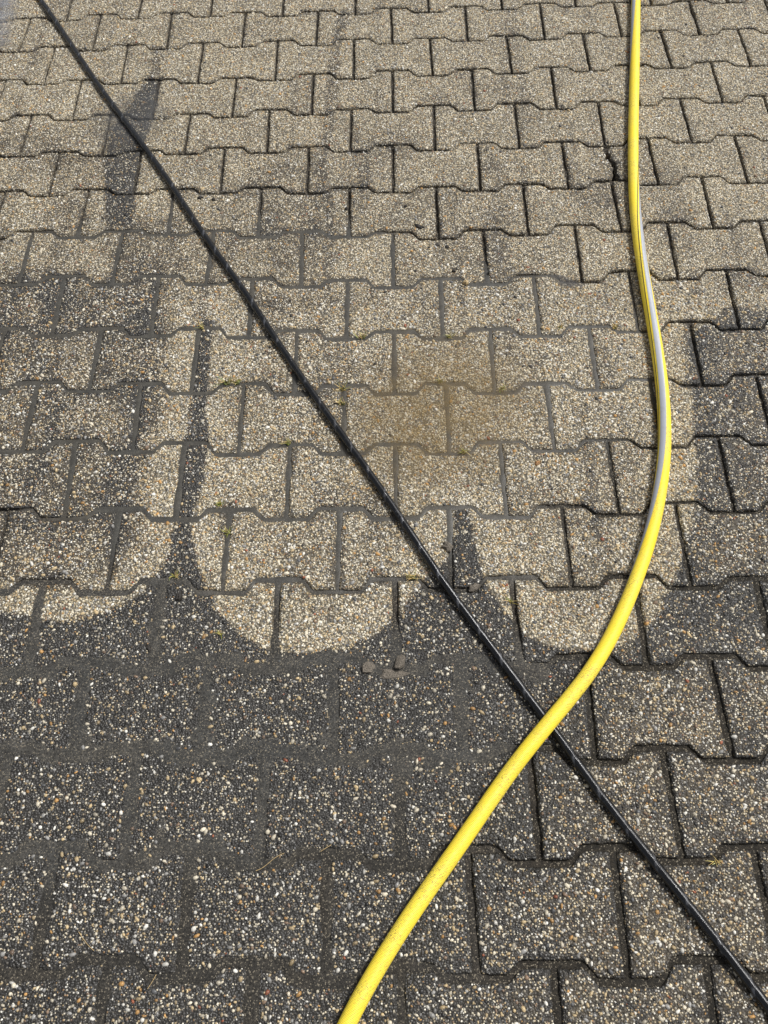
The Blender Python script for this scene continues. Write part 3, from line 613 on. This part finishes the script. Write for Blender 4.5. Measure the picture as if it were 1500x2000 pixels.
def make_paver(r, j, j2, umap=None, gap=.0034, pebbles=True, seed=0):
    rg = np.random.default_rng((r + 40) * 1009 + (j + 40) * 17 + seed)
    f = paver_shape(r, j, j2, umap)
    gap = gap + (.0018 if r >= 12 else .0)
    a = JT[(r, j)]; b = JT[(r, j2)]
    width = max(.03, float(np.hypot(*(np.array(f(np.array(1.), np.array(.5))) - np.array(f(np.array(0.), np.array(.5)))))))
    height = .142
    nu = max(8, int(width / .0048)); nv = 28
    if not pebbles: nu, nv = nu // 3, 9
    gu = gap / width; gv = gap / height
    us = np.concatenate([[gu, gu + .0022 / width, gu + .005 / width], np.linspace(gu + .010 / width, 1 - gu - .010 / width, nu), [1 - gu - .005 / width, 1 - gu - .0022 / width, 1 - gu]])
    vs = np.concatenate([[gv, gv + .0022 / height, gv + .005 / height], np.linspace(gv + .010 / height, 1 - gv - .010 / height, nv), [1 - gv - .005 / height, 1 - gv - .0022 / height, 1 - gv]])
    V_, U_ = np.meshgrid(vs, us, indexing='ij')
    X, Y = f(U_, V_)
    # distance of every point from the paver's rim, in metres (approximate)
    prof_u = np.minimum(U_ - gu, 1 - gu - U_) * width
    prof_v = np.minimum(V_ - gv, 1 - gv - V_) * height
    rim = np.minimum(prof_u, prof_v)
    # ragged, worn arris
    wx = (fbm(X, Y, 120, 2, 51) - .5); wy = (fbm(X, Y, 120, 2, 52) - .5)
    e = np.clip(1 - rim / .012, 0, 1)
    X = X + wx * .0028 * e; Y = Y + wy * .0028 * e
    worn = .0015 + .0035 * np.clip(fbm(X, Y, 40, 2, 53) - .42, 0, 1) * 2
    drop = -worn * np.clip(1 - rim / .0062, 0, 1) ** 1.6
    h0 = (rg.random() - .5) * .0012; tx = (rg.random() - .5) * .010; ty = (rg.random() - .5) * .012
    cx, cy = float(X.mean()), float(Y.mean())
    def top_z(x, y):
        return h0 + tx * (x - cx) + ty * (y - cy) + (fbm(x, y, 60, 3, 55) - .5) * .0012
    Z = top_z(X, Y) + drop
    nr, nc = X.shape
    idx = np.arange(nr * nc).reshape(nr, nc)
    quads = np.stack([idx[:-1, :-1].ravel(), idx[1:, :-1].ravel(), idx[1:, 1:].ravel(), idx[:-1, 1:].ravel()], 1)
    P = np.stack([X.ravel(), Y.ravel(), Z.ravel()], 1)
    ring = np.concatenate([idx[0, :], idx[1:, -1], idx[-1, -2::-1], idx[-2:0:-1, 0]])
    sk = P[ring].copy(); sk[:, 2] = -.04
    n = len(ring); s0 = len(P); q = np.arange(n)
    walls = np.stack([ring, ring[(q + 1) % n], s0 + (q + 1) % n, s0 + q], 1)
    P = np.concatenate([P, sk])
    dirt = samp(D, P[:, 0], P[:, 1])
    tone = (rg.random() - .5) * .10
    dirt = np.clip(dirt + tone * (dirt < .85), 0, 1)
    edge = np.concatenate([e.ravel(), np.ones(n)])
    dirt = np.clip(dirt + .26 * edge * (rg.random() * .6 + .4), 0, 1)
    dirt[s0:] = .9
    pebv = np.zeros(len(P)); pcol = np.zeros((len(P), 3))
    faces = [quads, walls]
    if pebbles:
        nearv = cy < -.95
        cell = .0050 if nearv else .0068
        nx = int(width / cell); ny = int(height / cell)
        ii, jj = np.meshgrid(np.arange(nx), np.arange(ny))
        uu = (ii.ravel() + .5 + (rg.random(nx * ny) - .5) * 1.1) / nx
        vv = (jj.ravel() + .5 + (rg.random(nx * ny) - .5) * 1.1) / ny
        ok = (np.minimum(uu - gu, 1 - gu - uu) * width > .0035) & (np.minimum(vv - gv, 1 - gv - vv) * height > .0035)
        uu, vv = uu[ok], vv[ok]
        m = len(uu)
        px, py = f(uu, vv)
        rad = np.clip(np.exp(rg.normal(math.log(.00148), .38, m)), .0008, .0038)
        pd = np.clip(samp(D, px, py) + tone, 0, 1)
        # dirt film buries the low ones first
        size = np.clip((rad - .0008) / .0026, 0, 1)
        bury = np.clip((pd - .08) * 1.02, 0, 1) * (.72 + .12 * sstep(.8, .95, pd) - .45 * size)
        rnd = rg.random(m)
        vis = rnd > bury
        # mud and silt lie over the pebbles beside the joints
        keep = vis | (rg.random(m) < .25)
        px, py, rad, vis, pd = px[keep], py[keep], rad[keep], vis[keep], pd[keep]
        m = len(px)
        el = 1 + rg.random(m) * .55; ang = rg.random(m) * 2 * np.pi
        hgt = rad * (.55 + .45 * rg.random(m))
        dv, df = DOME_NEAR if nearv else DOME_FAR
        nvp = len(dv)
        jit = 1 + (rg.random((m, nvp)) - .5) * .42
        lx = dv[None, :, 0] * rad[:, None] * el[:, None] * jit
        ly = dv[None, :, 1] * rad[:, None] / el[:, None] ** .5 * jit
        lz = dv[None, :, 2] * hgt[:, None] * (1 + (rg.random((m, nvp)) - .5) * .3)
        c_, s_ = np.cos(ang)[:, None], np.sin(ang)[:, None]
        pz = top_z(px, py) - .0003
        PV = np.stack([px[:, None] + lx * c_ - ly * s_, py[:, None] + lx * s_ + ly * c_, pz[:, None] + lz], 2).reshape(-1, 3)
        PF = (df[None] + (np.arange(m) * nvp)[:, None, None]).reshape(-1, 3) + len(P)
        col = PAL[rg.choice(len(PAL), m, p=PALW)] * (.86 + .40 * rg.random((m, 1)))
        grime = np.clip(pd * .52 + .06, 0, .6)[:, None] * rg.random((m, 1))
        col = col * (1 - grime) + FILM * grime
        col[~vis] = FILM * (.7 + .9 * rg.random((int((~vis).sum()), 1)))
        P = np.concatenate([P, PV])
        faces.append(PF)
        pebv = np.concatenate([pebv, np.ones(m * nvp)])
        pcol = np.concatenate([pcol, np.repeat(col, nvp, 0)])
        dirt = np.concatenate([dirt, np.repeat(pd, nvp)])
    org = np.array([cx, cy, 0.0])
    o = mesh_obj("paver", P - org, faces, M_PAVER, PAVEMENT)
    o.location = org
    fattr(o, "dirt", dirt); fattr(o, "pebble", pebv); cattr(o, "pebble_colour", pcol)
    return o

CRACK = ZONES['crack']
n_pav = 0
for r in range(-2, 19):
    js = sorted(j for (rr, j) in JT if rr == r)
    for j in js[:-1]:
        j2 = j + 2
        a = JT[(r, j)]; b = JT[(r, j2)]
        x = (a[0] + b[0]) / 2; y = (a[1] + a[3]) / 2
        lim = half_width(y)
        off = abs(x + .03) - lim
        if off > .36 or (r - 1, j + 1) not in JT: continue
        if r == 4 and j == 4:
            # broken in two along a ragged crack, with a wedge gone at the near end
            cu = np.array([(p[0] - (a[0] + (a[2] - a[0]) * (p[1] - a[1]) / (a[3] - a[1]))) / (b[0] - a[0]) for p in CRACK])
            cv = np.array([(p[1] - a[1]) / (a[3] - a[1]) for p in CRACK])
            def uc(v): return np.interp(v, cv, cu) + .008 * np.sin(v * 31)
            wd = lambda v: .008 + .04 * np.clip((v - .82) / .18, 0, 1) + .03 * np.clip((.12 - v) / .12, 0, 1)
            make_paver(r, j, j2, lambda u, v: u * (uc(v) - wd(v)), seed=1)
            make_paver(r, j, j2, lambda u, v: (uc(v) + wd(v)) * (1 - u) + u, seed=2)
            n_pav += 2
            continue
        make_paver(r, j, j2, pebbles=off < .11 and -2.52 < y < .20)
        n_pav += 1
print("pavers", n_pav)

# ------------------------------------------------------------------ puddles
def puddle(name, zone_name, murk_or_sheen, amount, z, label, soft=.05, margin=.10, warp=.5, film=1.0):
    pts = ZONES[zone_name]
    x0 = min(p[0] for p in pts) - margin; x1 = max(p[0] for p in pts) + margin
    y0 = min(p[1] for p in pts) - margin; y1 = max(p[1] for p in pts) + margin
    st = .006 if (x1 - x0) > .2 else .002
    xs = np.arange(x0, x1, st); ys = np.arange(y0, y1, st)
    X, Y = np.meshgrid(xs, ys)
    sd = poly_sd(X, Y, pts) + (fbm(X, Y, 9, 3, 4) - .5) * .10 * warp
    m = sstep(-soft, soft, sd)
    keep = m > .002
    n0, n1 = X.shape
    idx = np.arange(n0 * n1).reshape(n0, n1)
    fq = keep[:-1, :-1] | keep[1:, :-1] | keep[:-1, 1:] | keep[1:, 1:]
    F = np.stack([idx[:-1, :-1][fq], idx[:-1, 1:][fq], idx[1:, 1:][fq], idx[1:, :-1][fq]], 1)
    used = np.unique(F); remap = np.full(n0 * n1, -1); remap[used] = np.arange(len(used))
    V = np.stack([X.ravel()[used], Y.ravel()[used], np.full(len(used), z)], 1)
    o = mesh_obj(name, V, remap[F], mat_water(name + "_water", murk_or_sheen))
    fattr(o, "murk_or_sheen", (m * amount).ravel()[used]); fattr(o, "film", (sstep(.0, .6, m) * film).ravel()[used])
    o['kind'] = 'structure'; o['label'] = label
    return o
puddle("puddle", 'puddleC', (.24, .165, .065), .30, .0036, 'shallow murky brown puddle right of the black hose', .10, .15, .8)
puddle("puddle", 'puddleA', (.14, .14, .14), .22, .0026, 'thin grey puddle under the far end of the black hose', .035, .08, .35)
puddle("puddle", 'puddleB', (.10, .095, .09), .7, .0022, 'tiny grey puddle in a widened joint left of the yellow hose', .006, .02, .05)
puddle("puddle", 'corner', (.34, .35, .38), .35, .0026, 'wet film at the far left corner with painted sky reflection', .03, .08, .3)  # pale diffuse colour paints the sky's reflection onto the water film

# ------------------------------------------------------------------ hoses
def resample(pts, step):
    p = np.array(pts, float)
    p = np.concatenate([[2 * p[0] - p[1]], p, [2 * p[-1] - p[-2]]])
    # light smoothing of the measured points, then a Catmull-Rom curve
    q = p.copy()
    for _ in range(2):
        q[1:-1] = .25 * q[:-2] + .5 * q[1:-1] + .25 * q[2:]
    out = []; par = []
    for i in range(1, len(q) - 2):
        for t in np.linspace(0, 1, 24, endpoint=False):
            a, b, c, d = q[i - 1], q[i], q[i + 1], q[i + 2]
            out.append(.5 * (2 * b + (c - a) * t + (2 * a - 5 * b + 4 * c - d) * t * t + (3 * b - a - 3 * c + d) * t ** 3))
            par.append(i - 1 + t)
    out = np.array(out); par = np.array(par)
    s = np.concatenate([[0], np.cumsum(np.linalg.norm(np.diff(out, axis=0), axis=1))])
    ss = np.arange(0, s[-1], step)
    return np.stack([np.interp(ss, s, out[:, k]) for k in range(3)], 1), ss, np.interp(ss, s, par)

def frames(c):
    t = np.gradient(c, axis=0); t /= np.linalg.norm(t, axis=1)[:, None]
    up = np.array([0, 0, 1.0])
    side = np.cross(t, up); side /= np.linalg.norm(side, axis=1)[:, None]
    n = np.cross(side, t)
    return t, side, n

def sweep(name, c, ss, th, rad, mat, parent=None, closed=True):
    """th: (N, K) angles from straight up towards `side`; rad: (N, K) radii"""
    t, side, n = frames(c)
    P = c[:, None, :] + rad[..., None] * (np.cos(th)[..., None] * n[:, None, :] + np.sin(th)[..., None] * side[:, None, :])
    N, K = th.shape
    idx = np.arange(N * K).reshape(N, K)
    nxt = np.roll(idx, -1, 1)
    A = idx if closed else idx[:, :-1]
    B = nxt if closed else idx[:, 1:]
    F = np.stack([A[:-1].ravel(), A[1:].ravel(), B[1:].ravel(), B[:-1].ravel()], 1)
    F = F[:, ::-1]
    o = mesh_obj(name, P.reshape(-1, 3), F, mat, parent)
    fattr(o, "along", np.repeat(ss, K)); fattr(o, "around", th.ravel())
    return o

R_Y = .0117
yc, ys_, ypar = resample(YELLOW_PATH, .004)
yc[:, 2] += (fbm(ys_, ys_ * 0, 9, 2, 61) - .5) * .0012
K = 36
th = np.repeat((np.arange(K) / K * 2 * np.pi - np.pi)[None], len(yc), 0)
flat = 1 - .035 * np.cos(2 * th) * .5
yellow = sweep("yellow_hose", yc, ys_, th, R_Y * flat, M_YELLOW)
tag(yellow, 'bright yellow ribbed garden hose curving across the paving over the black hose', 'hose')
# the printed stripe winds round the hose: angle at path points (degrees from the top, towards the hose's left when walking away)
STRIPE = [(0, -20), (1, -38), (2, -66), (3, -104), (4, -150), (5, -205), (6, -262), (7, -294), (8, -318), (9, -334), (11, -358), (12, -368), (13, -378), (14, -386), (15, -391), (16, -402), (17, -420), (18, -442), (19, -462), (21, -490), (35, -540)]
sa = np.radians(np.interp(ypar, [p[0] for p in STRIPE], [p[1] for p in STRIPE]))
kk = np.ones(41) / 41
sa = np.convolve(np.pad(sa, 20, mode='edge'), kk, mode='valid')
# sweep() turns towards `side` = right of travel; the path is listed from the far end to the near end, so picture-right is negative
def band(lo, hi, k): return -(sa[:, None] + np.radians(np.linspace(lo, hi, k))[None])
sweep("grey_stripe", yc, ys_, band(-26, 26, 9), np.full((len(yc), 9), R_Y * 1.0 + .0004), M_STRIPE, yellow, False)
sweep("black_line", yc, ys_, band(-52, -45, 3), np.full((len(yc), 3), R_Y * 1.0 + .0004), M_LINE, yellow, False)

R_B = .0065
bp = [(x, y, .0073) for x, y in BLACK_PATH]
d0 = np.array(bp[0]) - np.array(bp[1]); bp = [tuple(np.array(bp[0]) + d0 * 1.5)] + bp
bc, bs, bpar = resample(bp, .003)
K = 28
th = np.repeat((np.arange(K) / K * 2 * np.pi - np.pi)[None], len(bc), 0)
ph = (bs[:, None] / .060 - th / (2 * np.pi)) % 1.0
rad = R_B + .0006 * ph ** 1.3 - .0006 * np.exp(-((ph - .5) / .5) ** 2) * 0
rad = rad + (fbm(bs[:, None] * np.ones((1, K)), th * .02, 60, 2, 71) - .5) * .0002
black = sweep("black_hose", bc, bs, th, rad, M_BLACK)
tag(black, 'thin black rubber hose with spiral wrap lying diagonally across the paving', 'hose')

# ------------------------------------------------------------------ little things in the joints
def tuft(loc, size, label, seed, dry=.4):
    rg = random.Random(seed)
    V, F, C = [], [], []
    for b in range(int(11 + 9 * size)):
        a = rg.uniform(0, 2 * math.pi); L = rg.uniform(.005, .013) * (.6 + .6 * size); w = rg.uniform(.00035, .0008)
        lean = rg.uniform(.35, 1.1); ox, oy = rg.gauss(0, .0032 * size), rg.gauss(0, .002 * size)
        dx, dy = math.cos(a), math.sin(a); nx, ny = -dy, dx
        base = len(V)
        if rg.random() < dry: col = (rg.uniform(.44, .60), rg.uniform(.36, .46), rg.uniform(.12, .20))
        else: col = (rg.uniform(.20, .30), rg.uniform(.22, .31), rg.uniform(.04, .08))
        for s in range(4):
            t = s / 3
            r_ = L * t * lean; h = L * (t - .35 * t * t * lean)
            ww = w * (1 - t * .85)
            for sg in (-1, 1):
                V.append((ox + dx * r_ + nx * ww * sg, oy + dy * r_ + ny * ww * sg, h)); C.append(col)
        for s in range(3):
            q = base + s * 2
            F.append((q, q + 1, q + 3, q + 2))
    # low mossy cushion
    base = len(V); n = 9
    for ring, (rr, zz) in enumerate(((1, -.002), (.8, .0012), (.4, .0024))):
        for k in range(n):
            a = k / n * 2 * math.pi; jr = rg.uniform(.75, 1.25)
            V.append((math.cos(a) * rr * .0046 * size * jr, math.sin(a) * rr * .0034 * size * jr, zz)); C.append((.07, .075, .025))
    for ring in range(2):
        for k in range(n):
            a = base + ring * n + k; b = base + ring * n + (k + 1) % n
            F.append((a, b, b + n, a + n))
    o = mesh_obj("grass_tuft", V, np.array(F), M_TUFT, None, False)
    cattr(o, "blade_colour", C)
    o.location = (loc[0], loc[1], .0); o.scale = (1.15, 1.15, 1.0)
    return tag(o, label, 'grass tuft', 'grass tufts sprouting from joints')

TUFTS = [(1.3, 'largest green grass tuft, in the joint left of the black hose'),
 (.9, 'small grass tuft touching the right side of the largest tuft'),
 (1.2, 'spiky dry grass tuft just right of the black hose above the puddle'),
 (1.0, 'low yellow grass tuft below the spiky dry tuft right of the black hose'),
 (1.0, 'grass tuft at a joint corner left of the black hose, level with the puddle'),
 (1.0, 'grass tuft in the silted joint at the near edge of the brown puddle'),
 (.9, 'sparse grass tuft on a zigzag joint beside the narrow dark unwashed strip'),
 (.9, 'bright green sprig standing in an upright joint between two washed lobes'),
 (1.0, 'thin yellow grass tuft on the dark wedge between left and middle washed lobes'),
 (1.1, 'dry grass tuft touching the left side of the black hose at the dark wedge'),
 (.8, 'tiny mossy sprig on the edge of the right washed lobe'),
 (1.1, 'straw coloured grass tuft on the zigzag joint above the brown puddle'),
 (.8, 'faint moss sprig in the joint at the far right of the puddle'),
 (.7, 'small mossy sprig midway between the puddle and the yellow hose'),
 (.8, 'dark green moss sprig close to the left side of the yellow hose'),
 (.8, 'reddish dry tuft at the far tip of the narrow dark unwashed strip'),
 (.8, 'drowned grass sprig in the flooded joint inside the puddle'),
 (.8, 'little grass sprig on the right rim of the brown puddle'),
 (.55, 'dry straw coloured tuft in the joint right of the black hose near the bottom'),
 (.6, 'tiny pale sprig in the muddy joint at the lower left')]
for i, (p, (s, lab)) in enumerate(zip(SPOTS['tuft'], TUFTS)):
    tuft(p, s, lab, 100 + i, .75 if ('dry' in lab or 'straw' in lab or 'yellow' in lab) else .45)

def lump(name, loc, sx, sy, sz, mat, rz, seed, z0=0.0):
    rg = random.Random(seed)
    V, F = [], []
    n = 11
    rings = ((1.0, -.15), (.98, .35), (.78, .8), (.42, 1.0))
    jr = [rg.uniform(.62, 1.25) for _ in range(n)]
    for rr, zz in rings:
        for k in range(n):
            a = k / n * 2 * math.pi
            q = rr * jr[k] * rg.uniform(.93, 1.07)
            V.append((math.cos(a) * q * sx, math.sin(a) * q * sy, zz * sz * rg.uniform(.75, 1.2)))
    for ring in range(len(rings) - 1):
        for k in range(n):
            a = ring * n + k; b = ring * n + (k + 1) % n
            F.append((a, b, b + n, a + n))
    top = len(V); V.append((0, 0, sz))
    tri = [((len(rings) - 1) * n + k, (len(rings) - 1) * n + (k + 1) % n, top) for k in range(n)]
    o = mesh_obj(name, V, [np.array(F), np.array(tri)], mat, None, False)
    o.location = (loc[0], loc[1], z0); o.rotation_euler[2] = rz
    return o

FL = SPOTS['flake']
def flake_slab(loc, outline, thick, lift, label, mat=M_MUD):
    """a curled plate of dried mud"""
    n = len(outline); V = []; F = []
    for zz in (0, thick):
        for (x, y, h) in outline: V.append((x, y, h + zz + lift))
    V.append((sum(p[0] for p in outline) / n, sum(p[1] for p in outline) / n, thick + lift + sum(p[2] for p in outline) / n + .0012))
    for k in range(n): F.append((k, (k + 1) % n, n + (k + 1) % n, n + k))
    T = [(n + k, n + (k + 1) % n, 2 * n) for k in range(n)]
    o = mesh_obj("mud_flake", V, [np.array(F), np.array(T)], mat, None, False)
    o.location = (loc[0], loc[1], .0006)
    return tag(o, label, 'mud flake', 'loose mud flakes')
def plate(loc, outline, thick, tilt, rz, z0, label):
    o = flake_slab(loc, [(x, y, .0006 * math.sin(i * 2.3)) for i, (x, y) in enumerate(outline)], thick, 0.0, label)
    o.rotation_euler = (tilt[0], tilt[1], rz); o.location[2] = z0
    return o
mound = lump("mud_flake", (FL[0][0], FL[0][1] - .004), .024, .010, .0035, M_MUD, .03, 311, -.0006)
tag(mound, 'pale curled mud flake filling a joint, largest on the dark paving', 'mud flake', 'loose mud flakes')
plate(FL[1], [(-.011, -.007), (.003, -.009), (.011, .000), (.006, .007), (-.004, .009), (-.010, .003)], .0032, (.30, .22), .2, .0030, 'small tilted mud flake left of the largest pale flake')
plate(FL[2], [(-.006, -.012), (.002, -.013), (.008, -.006), (.007, .010), (.001, .013), (-.007, .009)], .0042, (-.25, -.38), -.15, .0045, 'upright brown mud flake at the right tip of the largest pale flake')
LUMPS = [(3, .010, .008, .007, 'round brown mud lump in the joint right of the black hose'),
         (4, .013, .007, .005, 'flat mud lump between the middle and right washed lobes'),
         (5, .010, .006, .005, 'dark mud lump on the zigzag joint at the left washed lobe'),
         (6, .008, .004, .004, 'small dark mud lump on the dark paving at lower left')]
for i, sx, sy, sz, lab in LUMPS:
    tag(lump("mud_lump", FL[i], sx, sy, sz, M_MUD if i < 5 else M_CRUMB, i * .9, 300 + i, .0), lab, 'mud lump', 'loose mud lumps')
CR = SPOTS['crumb']
CRLAB = ['dark soil crumb right of the black hose near the top, left of a pair', 'dark soil crumb right of the black hose near the top, right of a pair',
         'largest dark soil crumb, long and flat, at the middle of the upper paving', 'round dark soil crumb below the largest crumb', 'dark soil crumb just right of the round crumb below the largest',
         'pale tan pebble lying loose on a zigzag joint above the puddle', 'dark crumb on a paver left of the largest crumb', 'dark crumb above the largest crumb',
         'dark crumb right of the loose tan pebble', 'dark crumb left of the loose tan pebble and above it', 'orange brown leaf scrap on a clean paver right of the puddle']
CRS = [(.006, .0045), (.005, .004), (.013, .005), (.006, .005), (.005, .004), (.007, .0055), (.004, .003), (.004, .0035), (.004, .003), (.004, .003), (.006, .004)]
for i, p in enumerate(CR):
    nm, mt, ct = ("soil_crumb", M_CRUMB, 'crumb')
    if i == 5: nm, mt, ct = ("pebble", mat_simple("tan_pebble", (.42, .31, .16), .5, .2), 'pebble')
    if i == 10: nm, mt, ct = ("leaf_scrap", M_CLAY, 'leaf')
    sx, sy = CRS[i]
    o = lump(nm, p, sx, sy, .0030 if i != 5 else .0055, mt, i * 1.3, 500 + i, .0012)
    tag(o, CRLAB[i], ct, 'dark crumbs on the pavers' if ct == 'crumb' else None)

def strand(loc, pts, label, mat=M_STRAW):
    c, s, _ = resample([(loc[0] + x, loc[1] + y, z) for x, y, z in pts], .0015)
    th = np.repeat((np.arange(5) / 5 * 2 * np.pi)[None], len(c), 0)
    o = sweep("straw", c, s, th, np.full(th.shape, .00055), mat)
    return tag(o, label, 'straw', 'dead straws on the dark paving')
ST = SPOTS['straw']
strand(ST[0], [(-.014, -.008, .003), (-.004, -.006, .004), (.004, .002, .004), (.010, .010, .004), (.018, .013, .004), (.026, .016, .003)], 'forked pale straw lying on the dark paving at lower centre')
strand(ST[1], [(-.010, .016, .003), (-.002, .008, .004), (.006, -.003, .004), (.016, -.008, .003)], 'curved reddish straw on the dark paving at lower left')
strand(ST[2], [(-.006, -.010, .003), (0, -.002, .004), (.004, .008, .003)], 'short pale straw beside the near zigzag joint at lower left')
strand(ST[3], [(-.010, -.006, .003), (-.002, -.001, .004), (.007, .004, .003)], 'thin short straw left of the yellow hose')
